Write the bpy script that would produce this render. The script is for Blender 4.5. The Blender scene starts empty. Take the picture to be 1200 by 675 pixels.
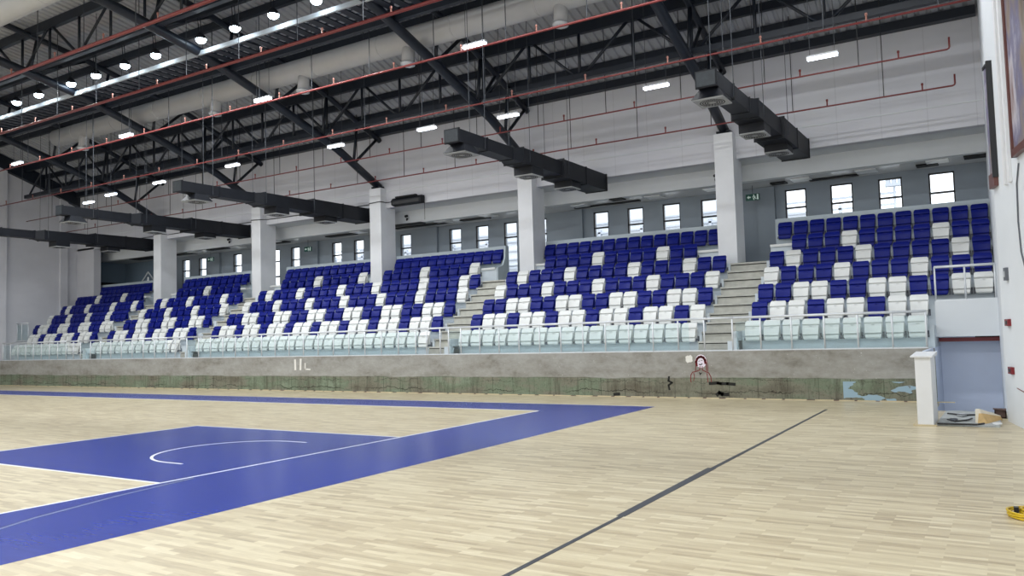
import bpy, math, random
from mathutils import Matrix, Vector
random.seed(7)
scn = bpy.context.scene
COL = scn.collection

# ------------------------------------------------------------------ camera
cam_d = bpy.data.cameras.new('camera')
cam = bpy.data.objects.new('camera', cam_d)
COL.objects.link(cam)
yaw, pit, rol = 0.554977, 0.05898, -0.028087
fw = Vector((-math.sin(yaw) * math.cos(pit), math.cos(yaw) * math.cos(pit), math.sin(pit)))
r0 = Vector((math.cos(yaw), math.sin(yaw), 0))
u0 = r0.cross(fw)
rr = math.cos(rol) * r0 + math.sin(rol) * u0
uu = -math.sin(rol) * r0 + math.cos(rol) * u0
m = Matrix((rr, uu, -fw)).transposed().to_4x4()
m.translation = Vector((9.4534, -8.8915, 1.7938))
cam.matrix_world = m
cam_d.sensor_width = 36
cam_d.lens = 934.55 * 36 / 1200
cam_d.clip_end = 300
scn.camera = cam

# ------------------------------------------------------------------ light
w = bpy.data.worlds.new('world')
scn.world = w
w.use_nodes = True
bg = w.node_tree.nodes['Background']
bg.inputs[0].default_value = (0.93, 0.965, 1.0, 1)
bg.inputs[1].default_value = 2.8


def area(name, loc, rot, sx, sy, e, col):
    d = bpy.data.lights.new(name, 'AREA')
    d.shape = 'RECTANGLE'
    d.size, d.size_y, d.energy, d.color = sx, sy, e, col
    o = bpy.data.objects.new(name, d)
    COL.objects.link(o)
    o.location = loc
    o.rotation_euler = rot
    return o


# daylight of the glazed wall on the side of the hall behind the camera
area('daylight', (-10, -14.5, 6.5), (math.radians(82), 0, 0), 44, 8, 1500, (1.0, 0.985, 0.96))
# added unseen area light mirroring the floodlights, to brighten the court
area('court_fill_far', (-10, -7.15, 11.38), (0, 0, 0), 44, 0.3, 4400, (0.95, 0.98, 1.0))
# added unseen light carrying the near row on, to brighten the right-hand floor
area('court_fill_right', (2, 7.15, 11.38), (0, 0, 0), 13, 0.3, 950, (0.95, 0.98, 1.0))
scn.view_settings.view_transform = 'Standard'
scn.view_settings.look = 'None'
scn.view_settings.gamma = 1
scn.view_settings.use_curve_mapping = False
scn.view_settings.exposure = -0.2


# ------------------------------------------------------------------ materials
def lin(c):
    return tuple(((v / 255) / 12.92 if v / 255 <= 0.04045 else ((v / 255 + 0.055) / 1.055) ** 2.4) for v in c)


class NT:
    def __init__(s, name):
        s.m = bpy.data.materials.new(name)
        s.m.use_nodes = True
        s.t = s.m.node_tree
        s.b = s.t.nodes['Principled BSDF']

    def n(s, typ, **kw):
        k = s.t.nodes.new(typ)
        for a, v in kw.items():
            setattr(k, a, v)
        return k

    def l(s, a, b):
        s.t.links.new(a, b)

    def noise(s, vec, scale, detail=4, rough=0.55):
        k = s.n('ShaderNodeTexNoise')
        k.inputs['Scale'].default_value = scale
        k.inputs['Detail'].default_value = detail
        k.inputs['Roughness'].default_value = rough
        if vec is not None:
            s.l(vec, k.inputs['Vector'])
        return k.outputs['Fac']

    def coords(s, scale=(1, 1, 1), loc=(0, 0, 0)):
        c = s.n('ShaderNodeTexCoord')
        mp = s.n('ShaderNodeMapping')
        mp.inputs['Scale'].default_value = scale
        mp.inputs['Location'].default_value = loc
        s.l(c.outputs['Object'], mp.inputs['Vector'])
        return mp.outputs['Vector']

    def ramp(s, fac, stops):
        k = s.n('ShaderNodeValToRGB')
        e = k.color_ramp.elements
        while len(e) < len(stops):
            e.new(0.5)
        for q, (p, c) in zip(e, stops):
            q.position = p
            q.color = (*c, 1) if len(c) == 3 else c
        s.l(fac, k.inputs[0])
        return k.outputs[0]

    def mix(s, fac, a, b, mode='MIX'):
        k = s.n('ShaderNodeMix', data_type='RGBA', blend_type=mode)
        for v, i in ((fac, 0), (a, 6), (b, 7)):
            if hasattr(v, 'is_output'):
                s.l(v, k.inputs[i])
            elif i == 0:
                k.inputs[i].default_value = v
            else:
                k.inputs[i].default_value = (*v, 1)
        return k.outputs[2]

    def math(s, op, a, b=0.0, clamp=False):
        k = s.n('ShaderNodeMath', operation=op, use_clamp=clamp)
        for v, i in ((a, 0), (b, 1)):
            if hasattr(v, 'is_output'):
                s.l(v, k.inputs[i])
            else:
                k.inputs[i].default_value = v
        return k.outputs[0]

    def bump(s, h, strength=0.2, dist=0.01):
        k = s.n('ShaderNodeBump')
        k.inputs['Strength'].default_value = strength
        k.inputs['Distance'].default_value = dist
        s.l(h, k.inputs['Height'])
        s.l(k.outputs[0], s.b.inputs['Normal'])


def paint(name, rgb, rough=0.5, var=0.08, scale=2.0, metal=0.0, spec=0.5):
    q = NT(name)
    f = q.noise(q.coords(), scale)
    c = lin(rgb)
    a = tuple(v * (1 - var) for v in c)
    b = tuple(min(1, v * (1 + var)) for v in c)
    q.l(q.ramp(f, [(0.3, a), (0.7, b)]), q.b.inputs['Base Color'])
    q.b.inputs['Roughness'].default_value = rough
    q.b.inputs['Metallic'].default_value = metal
    q.b.inputs['Specular IOR Level'].default_value = spec
    return q.m


def glow(name, rgb, strength):
    q = NT(name)
    q.b.inputs['Base Color'].default_value = (*lin(rgb), 1)
    q.b.inputs['Emission Color'].default_value = (*lin(rgb), 1)
    q.b.inputs['Emission Strength'].default_value = strength
    return q.m


def glass(name, tint, film, film_col, gloss=0.06):
    q = NT(name)
    out = [k for k in q.t.nodes if k.type == 'OUTPUT_MATERIAL'][0]
    tr = q.n('ShaderNodeBsdfTransparent')
    tr.inputs[0].default_value = (*tint, 1)
    df = q.n('ShaderNodeBsdfDiffuse')
    df.inputs[0].default_value = (*film_col, 1)
    gl = q.n('ShaderNodeBsdfGlossy')
    gl.inputs['Roughness'].default_value = 0.03
    m1 = q.n('ShaderNodeMixShader')
    m1.inputs[0].default_value = film
    q.l(tr.outputs[0], m1.inputs[1])
    q.l(df.outputs[0], m1.inputs[2])
    m2 = q.n('ShaderNodeMixShader')
    m2.inputs[0].default_value = gloss
    q.l(m1.outputs[0], m2.inputs[1])
    q.l(gl.outputs[0], m2.inputs[2])
    q.l(m2.outputs[0], out.inputs['Surface'])
    return q.m


def parquet():
    q = NT('parquet')
    v = q.coords()
    br = q.n('ShaderNodeTexBrick', offset=0.37, offset_frequency=2)
    br.inputs['Color1'].default_value = (0, 0, 0, 1)
    br.inputs['Color2'].default_value = (1, 1, 1, 1)
    br.inputs['Mortar'].default_value = (0.42, 0.42, 0.42, 1)
    br.inputs['Scale'].default_value = 1.0
    br.inputs['Mortar Size'].default_value = 0.0008
    br.inputs['Bias'].default_value = 0.0
    br.inputs['Brick Width'].default_value = 0.47
    br.inputs['Row Height'].default_value = 0.066
    q.l(v, br.inputs['Vector'])
    f2 = q.noise(q.coords((2.2, 15, 1)), 1.0, 6, 0.65)
    f3 = q.noise(q.coords((6, 90, 1)), 1.0, 3)
    f4 = q.noise(q.coords((0.25, 0.5, 1)), 1.0, 3)
    s = q.math('ADD', q.math('MULTIPLY', br.outputs[0], 0.42), q.math('MULTIPLY', f2, 0.62))
    s = q.math('ADD', s, q.math('MULTIPLY', q.math('SUBTRACT', f3, 0.5), 0.3))
    s = q.math('ADD', s, q.math('MULTIPLY', q.math('SUBTRACT', f4, 0.5), 0.25))
    c = q.ramp(s, [(0.10, lin((148, 133, 106))), (0.38, lin((186, 172, 142))), (0.66, lin((205, 193, 162))), (0.95, lin((226, 217, 190)))])
    q.l(c, q.b.inputs['Base Color'])
    q.b.inputs['Roughness'].default_value = 0.33
    q.b.inputs['Specular IOR Level'].default_value = 0.45
    return q.m


def blue_floor():
    q = NT('blue_court_paint')
    f = q.noise(q.coords((1.5, 9, 1)), 1.0, 5, 0.6)
    f2 = q.noise(q.coords((0.5, 0.7, 1)), 1.0, 3)
    c = q.ramp(q.math('ADD', q.math('MULTIPLY', f, 0.6), q.math('MULTIPLY', f2, 0.4)),
               [(0.3, lin((24, 44, 136))), (0.6, lin((34, 56, 150))), (0.8, lin((54, 78, 168)))])
    q.l(c, q.b.inputs['Base Color'])
    q.b.inputs['Roughness'].default_value = 0.24
    q.b.inputs['Specular IOR Level'].default_value = 0.22
    return q.m


def old_concrete():
    """rough plaster over a band of stripped green paint with cracks, drips and form marks"""
    q = NT('stained_concrete')
    tc = q.n('ShaderNodeTexCoord')
    sx = q.n('ShaderNodeSeparateXYZ')
    q.l(tc.outputs['Object'], sx.inputs[0])
    X, Z = sx.outputs[0], sx.outputs[2]
    n1 = q.noise(q.coords((0.7, 1, 2.0)), 1.0, 6, 0.65)
    n2 = q.noise(q.coords((5, 1, 7)), 1.0, 5, 0.7)
    up = q.ramp(q.math('ADD', q.math('MULTIPLY', n1, 0.65), q.math('MULTIPLY', n2, 0.35)),
                [(0.34, lin((122, 119, 111))), (0.47, lin((146, 144, 138))), (0.56, lin((156, 155, 150))), (0.68, lin((166, 165, 161)))])
    chips = q.noise(q.coords((22, 1, 26)), 1.0, 2)
    up = q.mix(q.math('GREATER_THAN', chips, 0.745), up, lin((205, 205, 200)))
    # lower band
    g1 = q.noise(q.coords((0.55, 1, 1.2), (3, 0, 0)), 1.0, 6, 0.65)
    low = q.ramp(g1, [(0.34, lin((104, 100, 88))), (0.45, lin((124, 124, 110))), (0.54, lin((114, 125, 106))), (0.62, lin((128, 140, 121))), (0.74, lin((138, 136, 122)))])
    st = q.noise(q.coords((4.0, 1, 0.35), (1, 0, 4)), 1.0, 8, 0.8)
    low = q.mix(q.math('MULTIPLY', q.math('SUBTRACT', st, 0.5, True), 4.5, True), low, lin((74, 70, 60)))
    st2 = q.noise(q.coords((26, 1, 14), (1, 0, 4)), 1.0, 4, 0.75)
    low = q.mix(q.math('MULTIPLY', q.math('SUBTRACT', st2, 0.54, True), 4.0, True), low, lin((66, 64, 54)))
    # wandering cracks
    wob = q.noise(q.coords((0.9, 1, 0.5)), 1.0, 7, 0.72)
    cut = q.noise(q.coords((0.6, 1, 0.6), (9, 0, 3)), 1.0, 2)
    zz = q.math('ADD', Z, q.math('MULTIPLY', wob, 0.62))
    for z0, wd in ((0.46, 0.012), (0.74, 0.006)):
        d = q.math('ABSOLUTE', q.math('SUBTRACT', zz, z0))
        k = q.math('MULTIPLY', q.math('LESS_THAN', d, wd), q.math('MULTIPLY', q.math('SUBTRACT', cut, 0.36, True), 6.0, True))
        low = q.mix(q.math('MULTIPLY', k, 0.8), low, lin((44, 42, 36)))
    # form joints
    fx = q.math('ABSOLUTE', q.math('SUBTRACT', q.math('FRACT', q.math('ADD', q.math('MULTIPLY', X, 1.37), q.math('MULTIPLY', wob, 0.12))), 0.5))
    low = q.mix(q.math('MULTIPLY', q.math('LESS_THAN', fx, 0.016), q.math('MULTIPLY', cut, 0.9)), low, lin((52, 52, 44)))
    d = q.math('ABSOLUTE', q.math('SUBTRACT', Z, 0.525))
    low = q.mix(q.math('MULTIPLY', q.math('LESS_THAN', d, 0.007), q.math('MULTIPLY', st, 0.9)), low, lin((60, 60, 52)))
    # leftover pale blue paint at the right-hand end
    pb = q.noise(q.coords((1.1, 1, 3.2), (5, 0, 2)), 1.0, 3)
    pm = q.math('MULTIPLY', q.math('GREATER_THAN', X, 6.0), q.math('GREATER_THAN', pb, 0.49))
    low = q.mix(q.math('MULTIPLY', pm, q.math('LESS_THAN', Z, 0.46)), low, lin((150, 175, 190)))
    edge = q.math('ADD', Z, q.math('MULTIPLY', q.math('SUBTRACT', q.noise(q.coords((1.0, 1, 1)), 1.0, 5), 0.5), 0.12))
    msk = q.math('MULTIPLY', q.math('SUBTRACT', edge, 0.515), 30, True)
    q.l(q.mix(msk, low, up), q.b.inputs['Base Color'])
    q.b.inputs['Roughness'].default_value = 0.9
    q.b.inputs['Specular IOR Level'].default_value = 0.2
    q.bump(n2, 0.5, 0.02)
    return q.m


def canvas():
    q = NT('painted_canvas')
    a = q.noise(q.coords((1.5, 1.5, 0.5)), 1.0, 6, 0.6)
    q.l(q.ramp(a, [(0.32, lin((96, 84, 72))), (0.42, lin((150, 136, 122))), (0.5, lin((110, 108, 140))), (0.58, lin((196, 192, 200))), (0.7, lin((128, 98, 92)))]), q.b.inputs['Base Color'])
    q.b.inputs['Roughness'].default_value = 0.35
    return q.m


def panel_wall(name, rgb):
    q = NT(name)
    tc = q.n('ShaderNodeTexCoord')
    sx = q.n('ShaderNodeSeparateXYZ')
    q.l(tc.outputs['Object'], sx.inputs[0])
    f = q.noise(q.coords((0.4, 0.4, 0.8)), 1.0, 4)
    c = lin(rgb)
    base = q.ramp(f, [(0.3, tuple(v * 0.93 for v in c)), (0.7, tuple(min(1, v * 1.05) for v in c))])
    fx = q.math('ABSOLUTE', q.math('SUBTRACT', q.math('FRACT', q.math('MULTIPLY', sx.outputs[0], 0.83)), 0.5))
    q.l(q.mix(q.math('MULTIPLY', q.math('LESS_THAN', fx, 0.012), 0.22), base, tuple(v * 0.5 for v in c)), q.b.inputs['Base Color'])
    q.b.inputs['Roughness'].default_value = 0.7
    return q.m


M = dict(
    white_wall=paint('white_wall', (214, 218, 221), 0.7, 0.04, 0.7),
    upper_wall=panel_wall('upper_wall', (206, 207, 213)),
    right_wall=paint('right_wall', (224, 229, 234), 0.6, 0.04, 0.6),
    column=paint('column', (224, 226, 229), 0.6, 0.05, 1.2),
    back_wall=paint('back_wall', (142, 152, 162), 0.6, 0.06, 0.8),
    slate_wall=paint('slate_wall', (112, 130, 146), 0.6, 0.06, 0.8),
    blue_wall=paint('tunnel_wall', (208, 218, 238), 0.5, 0.04, 0.8),
    soffit=paint('soffit', (222, 222, 224), 0.22, 0.05, 0.8),
    tier=paint('tier', (202, 211, 217), 0.55, 0.05, 2.0),
    parapet=paint('parapet', (174, 186, 193), 0.5, 0.04, 1.5),
    step=paint('step', (178, 178, 170), 0.75, 0.12, 5.0),
    steel=paint('steel', (20, 28, 40), 0.45, 0.15, 4.0, 0.0, 0.5),
    roof=paint('roof_sheet', (158, 161, 168), 0.55, 0.06, 1.0),
    pipe_red=paint('pipe_red', (116, 46, 44), 0.35, 0.12, 6.0),
    brass=paint('brass', (150, 104, 92), 0.45, 0.1, 6.0, 0.2),
    rod=paint('rod', (62, 66, 72), 0.5, 0.1, 6.0, 0.3),
    wire=paint('wire', (28, 30, 34), 0.5),
    duct_black=paint('duct_black', (19, 22, 29), 0.55, 0.2, 5.0, 0.0, 0.35),
    duct_end=paint('duct_end', (40, 47, 53), 0.45, 0.25, 14.0),
    duct_pale=paint('duct_pale', (172, 173, 174), 0.45, 0.05, 1.5),
    grille=paint('grille', (146, 148, 148), 0.5, 0.1, 20),
    dark=paint('dark', (14, 15, 18), 0.7),
    chrome=paint('rail_steel', (214, 218, 222), 0.35, 0.05, 5, 0.15),
    seat_white=paint('seat_white', (222, 224, 222), 0.4, 0.03, 3.0),
    seat_blue=paint('seat_blue', (9, 24, 116), 0.45, 0.06, 3.0, 0.0, 0.22),
    bracket=paint('bracket', (92, 96, 104), 0.45, 0.1, 5),
    line_white=paint('line_white', (236, 238, 238), 0.3, 0.03, 3),
    line_black=paint('line_black', (58, 62, 68), 0.35, 0.12, 4),
    line_grey=paint('line_grey', (86, 98, 128), 0.35, 0.12, 4),
    frame_dark=paint('frame_dark', (28, 29, 32), 0.4),
    frame_brown=paint('frame_brown', (96, 56, 50), 0.4),
    led=glow('led', (236, 244, 255), 14.0),
    flood=glow('flood_lens', (226, 244, 255), 34.0),
    housing=paint('housing', (196, 200, 204), 0.4, 0.05, 4, 0.2),
    pale_channel=paint('pale_channel', (168, 176, 182), 0.4, 0.08, 3),
    green=glow('sign_green', (10, 70, 60), 0.15),
    sign_white=glow('sign_white', (225, 240, 234), 0.1),
    red=paint('red', (118, 18, 28), 0.4),
    foam=paint('foam', (232, 224, 206), 0.8, 0.08, 8),
    foam_face=paint('foam_face', (206, 174, 122), 0.8, 0.12, 12),
    card=paint('card', (92, 72, 66), 0.8, 0.15, 6),
    sheet=paint('sheet', (172, 176, 176), 0.75, 0.2, 9),
    hose=paint('hose', (196, 164, 20), 0.35, 0.1, 8),
    wood_edge=paint('wood_edge', (196, 182, 150), 0.6, 0.1, 6),
    chalk=paint('chalk', (224, 222, 216), 0.9, 0.05, 20),
    soot=paint('soot', (32, 32, 30), 0.9, 0.2, 20),
    spray_red=paint('spray_red', (124, 32, 38), 0.8, 0.15, 20),
    spray_pale=paint('spray_pale', (222, 214, 226), 0.8, 0.05, 20),
    panel_light=paint('panel_light', (240, 242, 244), 0.3),
    out_roof=paint('out_roof', (226, 230, 236), 0.8, 0.05, 1),
    out_rib=paint('out_rib', (196, 202, 212), 0.8, 0.05, 1),
    ground=paint('ground', (150, 150, 145), 0.9),
    parquet=parquet(), blue_floor=blue_floor(), concrete=old_concrete(), canvas=canvas(),
    rail_glass=glass('rail_glass', (0.93, 0.972, 0.975), 0.035, (0.72, 0.9, 0.92), 0.04),
    window_glass=glass('window_glass', (0.97, 0.985, 1.0), 0.0, (1, 1, 1), 0.04),
)


# ------------------------------------------------------------------ mesh building
class MB:
    def __init__(s):
        s.v, s.f, s.mi, s.cur = [], [], [], 0

    def add(s, vs, fs):
        k = len(s.v)
        s.v += [tuple(q) for q in vs]
        for q in fs:
            s.f.append(tuple(i + k for i in q))
            s.mi.append(s.cur)
        return s

    def box(s, x0, x1, y0, y1, z0, z1):
        return s.add([(x0, y0, z0), (x1, y0, z0), (x1, y1, z0), (x0, y1, z0), (x0, y0, z1), (x1, y0, z1), (x1, y1, z1), (x0, y1, z1)],
                     [(0, 3, 2, 1), (4, 5, 6, 7), (0, 1, 5, 4), (1, 2, 6, 5), (2, 3, 7, 6), (3, 0, 4, 7)])

    def hull8(s, a, b):
        """two quads a, b (4 points each, same winding) joined as a closed block"""
        return s.add(list(a) + list(b), [(3, 2, 1, 0), (4, 5, 6, 7), (0, 1, 5, 4), (1, 2, 6, 5), (2, 3, 7, 6), (3, 0, 4, 7)])

    def prism_xz(s, pts, y0, y1):
        n = len(pts)
        return s.add([(x, y0, z) for x, z in pts] + [(x, y1, z) for x, z in pts],
                     [tuple(range(n)), tuple(range(2 * n - 1, n - 1, -1))] + [((i + 1) % n, i, n + i, n + (i + 1) % n) for i in range(n)])

    def prism_yz(s, pts, x0, x1):
        n = len(pts)
        return s.add([(x0, y, z) for y, z in pts] + [(x1, y, z) for y, z in pts],
                     [tuple(range(n - 1, -1, -1)), tuple(range(n, 2 * n))] + [(i, (i + 1) % n, n + (i + 1) % n, n + i) for i in range(n)])

    def prism_xy(s, pts, z0, z1):
        n = len(pts)
        return s.add([(x, y, z0) for x, y in pts] + [(x, y, z1) for x, y in pts],
                     [tuple(range(n - 1, -1, -1)), tuple(range(n, 2 * n))] + [(i, (i + 1) % n, n + (i + 1) % n, n + i) for i in range(n)])

    def tube(s, pts, r, n=8, closed=False):
        pts = [Vector(q) for q in pts]
        N = len(pts)
        vs, fs = [], []
        ref = None
        for i, q in enumerate(pts):
            if closed:
                t = pts[(i + 1) % N] - pts[i - 1]
            else:
                t = pts[min(i + 1, N - 1)] - pts[max(i - 1, 0)]
            t.normalize()
            if ref is None:
                ref = Vector((0, 0, 1)) if abs(t.z) < 0.9 else Vector((1, 0, 0))
            a = t.cross(ref).normalized()
            b = a.cross(t)
            ref = b
            ri = r[i] if isinstance(r, (list, tuple)) else r
            for k in range(n):
                th = 2 * math.pi * k / n
                vs.append(q + a * ri * math.cos(th) + b * ri * math.sin(th))
        for i in range(N if closed else N - 1):
            j = (i + 1) % N
            for k in range(n):
                fs.append((i * n + k, i * n + (k + 1) % n, j * n + (k + 1) % n, j * n + k))
        if not closed:
            fs.append(tuple(range(n - 1, -1, -1)))
            fs.append(tuple((N - 1) * n + k for k in range(n)))
        return s.add(vs, fs)

    def ribbon_xz(s, pts, wdt, y0, y1):
        """a flat brush stroke on a wall that faces -Y"""
        for (xa, za), (xb, zb) in zip(pts, pts[1:]):
            dx, dz = xb - xa, zb - za
            L = math.hypot(dx, dz) or 1
            ux, uz = dx / L * wdt * 0.4, dz / L * wdt * 0.4
            nx, nz = -dz / L * wdt / 2, dx / L * wdt / 2
            s.prism_xz([(xa - ux + nx, za - uz + nz), (xa - ux - nx, za - uz - nz), (xb + ux - nx, zb + uz - nz), (xb + ux + nx, zb + uz + nz)], y0, y1)
        return s

    def build(s, name, mats, parent=None, origin=None, smooth=False):
        o_ = Vector(origin) if origin is not None else (parent_world(parent) if parent else Vector((0, 0, 0)))
        me = bpy.data.meshes.new(name)
        me.from_pydata([(x - o_.x, y - o_.y, z - o_.z) for x, y, z in s.v], [], s.f)
        if not isinstance(mats, (list, tuple)):
            mats = [mats]
        for q in mats:
            me.materials.append(q)
        if len(mats) > 1:
            me.polygons.foreach_set('material_index', s.mi)
        if smooth:
            me.polygons.foreach_set('use_smooth', [len(f) <= 4 for f in s.f])
        me.update()
        ob = bpy.data.objects.new(name, me)
        COL.objects.link(ob)
        if parent:
            ob.parent = parent
            ob.location = o_ - parent_world(parent)
        else:
            ob.location = o_
        return ob


def parent_world(p):
    v = Vector((0, 0, 0))
    while p is not None:
        v += p.location
        p = p.parent
    return v


def tag(o, label, cat, group=None):
    o['label'] = label
    o['category'] = cat
    if group:
        o['group'] = group
    return o


def thing(name, loc, label, cat, group=None):
    o = bpy.data.objects.new(name, None)
    COL.objects.link(o)
    o.location = loc
    o.empty_display_size = 0.2
    return tag(o, label, cat, group)


def struct(mb, name, mats, smooth=False):
    o = mb.build(name, mats, smooth=smooth)
    o['kind'] = 'structure'
    return o


ORD = ['zeroth', 'first', 'second', 'third', 'fourth', 'fifth', 'sixth', 'seventh', 'eighth', 'ninth', 'tenth', 'eleventh', 'twelfth',
       'thirteenth', 'fourteenth', 'fifteenth', 'sixteenth', 'seventeenth', 'eighteenth', 'nineteenth', 'twentieth', 'twenty-first',
       'twenty-second', 'twenty-third', 'twenty-fourth', 'twenty-fifth']

RY = [0, 4, 8, 12, 13.5, 16.3, 17.2]
RZ = [13.85, 13.65, 13.0, 12.05, 11.52, 10.42, 10.05]


def interp(x, xs, ys):
    if x <= xs[0]:
        return ys[0]
    for i in range(1, len(xs)):
        if x <= xs[i]:
            return ys[i - 1] + (ys[i] - ys[i - 1]) * (x - xs[i - 1]) / (xs[i] - xs[i - 1])
    return ys[-1]


def rz(y):
    return interp(abs(y), RY, RZ)


def cz(y):  # lower chord of the main trusses
    return interp(abs(y), [0, 4.2, 7.56, 10.6, 13.8, 16.2], [12.15, 11.9, 11.3, 10.35, 9.25, 8.1])


# ------------------------------------------------------------------ the setting: floor
WALL_Y, WALL_Z = 11.63, 1.227
mb = MB()
mb.prism_xy([(-36, -16), (16, -16), (16, 9.7), (8.02, 9.7), (8.02, WALL_Y + 0.1), (-36, WALL_Y + 0.1)], -0.06, 0)
struct(mb, 'floor', M['parquet'])
mb = MB()
mb.prism_xy([(-36.4, 9.7), (10, 9.7), (10, 15), (-36.4, 15)], -1.3, -1.2)
struct(mb, 'floor_tunnel', M['sheet'])


def mark(pts, z, name, mat):
    q = MB()
    q.prism_xy(pts, 0.0002, z)
    return struct(q, name, mat)


bx, by = 2.217, 9.108
mark([(-30.2, 7.5), (-0.03, 7.5), (-0.03, -7.5), (-30.2, -7.5), (-30.2, -9.1), (bx, -9.1), (bx, by), (-30.2, by)], 0.0015, 'court_border', M['blue_floor'])
mark([(-5.77, -2.42), (-0.0, -2.42), (-0.0, 2.42), (-5.77, 2.42)], 0.0015, 'court_key', M['blue_floor'])
q = MB()
q.prism_xy([(-0.05, -7.5), (0.0, -7.5), (0.0, 7.5), (-0.05, 7.5)], 0.0005, 0.003)
q.prism_xy([(-28, 7.45), (0, 7.45), (0, 7.5), (-28, 7.5)], 0.0005, 0.003)
q.prism_xy([(-5.82, 2.40), (-0.05, 2.40), (-0.05, 2.45), (-5.82, 2.45)], 0.0005, 0.003)
q.prism_xy([(-5.82, -2.45), (-0.05, -2.45), (-0.05, -2.40), (-5.82, -2.40)], 0.0005, 0.003)
q.prism_xy([(-5.82, -2.45), (-5.77, -2.45), (-5.77, 2.45), (-5.82, 2.45)], 0.0005, 0.003)
q.prism_xy([(-30, by - 0.02), (bx, by - 0.02), (bx, by), (-30, by)], 0.0005, 0.003)
# no-charge half circle
arc = []
for k in range(33):
    a = math.pi / 2 + math.pi * k / 32
    arc.append((-1.575 + 1.25 * math.cos(a), 1.25 * math.sin(a)))
arc = [(-1.2, 1.25)] + arc + [(-1.2, -1.25)]
for (xa, ya), (xb, yb) in zip(arc, arc[1:]):
    L = math.hypot(xb - xa, yb - ya)
    nx, ny = -(yb - ya) / L * 0.025, (xb - xa) / L * 0.025
    q.prism_xy([(xa + nx, ya + ny), (xa - nx, ya - ny), (xb - nx, yb - ny), (xb + nx, yb + ny)][::-1], 0.0005, 0.003)
struct(q, 'court_lines', M['line_white'])
q = MB()
q.prism_xy([(6.18, -9), (6.23, -9), (6.17, -1.6), (6.12, -1.6)], 0.0005, 0.003)
q.prism_xy([(6.09, -1.65), (6.18, -1.65), (6.145, 1.33), (6.03, 1.33)], 0.0005, 0.0032)
q.prism_xy([(6.07, 1.3), (6.135, 1.3), (6.045, 9.38), (5.99, 9.38)], 0.0005, 0.003)
struct(q, 'court_line_dark', M['line_black'])
q = MB()
pts = [(0.05, -2.0), (0.25, -3.2), (0.55, -4.3), (1.0, -5.3)]
for (xa, ya), (xb, yb) in zip(pts, pts[1:]):
    q.prism_xy([(xa, ya), (xb, yb), (xb + 0.05, yb), (xa + 0.05, ya)], 0.0016, 0.003)
struct(q, 'court_line_faint', M['line_grey'])

# edge battens along the foot of the stand
q = MB()
x = -33.5
while x < 7.9:
    L = random.uniform(0.32, 0.55)
    q.box(x, x + L, WALL_Y - 0.05, WALL_Y - 0.005, 0, 0.022)
    x += L + random.uniform(0.05, 0.2)
q.cur = 1
q.box(-33.6, 8.0, WALL_Y - 0.03, WALL_Y + 0.01, 0, 0.012)
struct(q, 'baseboard_stand', [M['wood_edge'], M['frame_brown']])

# ------------------------------------------------------------------ the setting: concrete front of the stand, tiers, stairs
mb = MB().box(-33.6, 7.98, WALL_Y, WALL_Y + 0.25, -0.05, WALL_Z)
struct(mb, 'wall_stand', M['concrete'])

ROW_Z = [WALL_Z + 0.515 * i for i in range(8)]        # floor of each row
RIS = [12.45 + 0.735 * i for i in range(7)]           # riser behind each row; the last one is the parapet
BLOCKS = {5: (3.40, 9.20), 4: (-5.87, 2.30), 3: (-19.15, -6.90), 2: (-26.6, -19.95), 1: (-34.95, -27.4)}
mb = MB()
for b, (x0, x1) in BLOCKS.items():
    for i in range(6):
        xa, xb = x0, x1
        za, zb = ROW_Z[i], ROW_Z[i + 1]
        if b == 5 and i < 2:
            xb = 7.95
        if b == 1 and i < 2:
            xa = -33.85
        if i == 5:
            xa, xb = {5: (3.36, 9.2), 4: (-5.14, 1.76), 3: (-18.75, -6.72), 2: (-26.2, -21.0), 1: (-34.6, -28.6)}[b]
        y1 = RIS[i + 1] if i < 5 else RIS[6]
        low = WALL_Z - 0.1 if not (b in (5, 1) and i >= 2) else ROW_Z[2] - 0.87
        if b == 5 and i >= 2:
            mb.box(xa, 7.95, RIS[i], y1, WALL_Z - 0.3, zb)
            mb.box(7.95, xb, RIS[i], y1, ROW_Z[2] - 0.8, zb)
        else:
            mb.box(xa, xb, RIS[i], y1, low if b != 1 else WALL_Z - 0.1, zb)
# walkway behind the rail
mb.box(-33.6, 7.95, WALL_Y + 0.2, RIS[0] + 0.1, WALL_Z - 0.2, WALL_Z - 0.002)
# low painted cheeks at the foot of the stairs
for xl in (3.4, -5.87, -19.15, -26.6):
    mb.box(xl - 0.10, xl + 0.0, 11.95, RIS[0], WALL_Z, WALL_Z + 0.5)
    mb.box(xl - 0.25, xl - 0.10, 11.95, RIS[0], WALL_Z, WALL_Z + 0.25)
struct(mb, 'stand_tiers', M['tier'])

mb = MB()
for b, (xa, xb) in enumerate([(2.30, 3.40), (-6.90, -5.87), (-19.95, -19.15), (-27.4, -26.6)]):
    for k in range(10):
        z1 = WALL_Z + 0.2575 * (k + 1)
        y0 = 12.0825 + 0.3675 * k
        mb.cur = 0
        mb.box(xa, xb, y0 + 0.05, y0 + 0.45 if k < 9 else 16.0, WALL_Z - 0.1, z1 - 0.075)
        mb.box(xa, xb, y0, y0 + 0.45 if k < 9 else 16.0, z1 - 0.05, z1)
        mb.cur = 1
        mb.box(xa, xb, y0 + 0.09, y0 + 0.3, z1 - 0.08, z1 - 0.045)  # dark strip standing in for the gap and shade under the nosing
mb.cur = 0
mb.box(-36, 9.3, 15.95, 19.4, 3.5, 3.79)                        # corridor deck behind the parapets
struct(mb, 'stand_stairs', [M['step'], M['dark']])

mb = MB()
for xa, xb in ((3.36, 9.2), (-4.98, 1.80), (-18.75, -12.75), (-12.15, -6.72), (-26.2, -20.0), (-34.9, -27.4)):
    mb.box(xa, xb, RIS[6], RIS[6] + 0.14, 3.7, 5.22)
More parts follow.
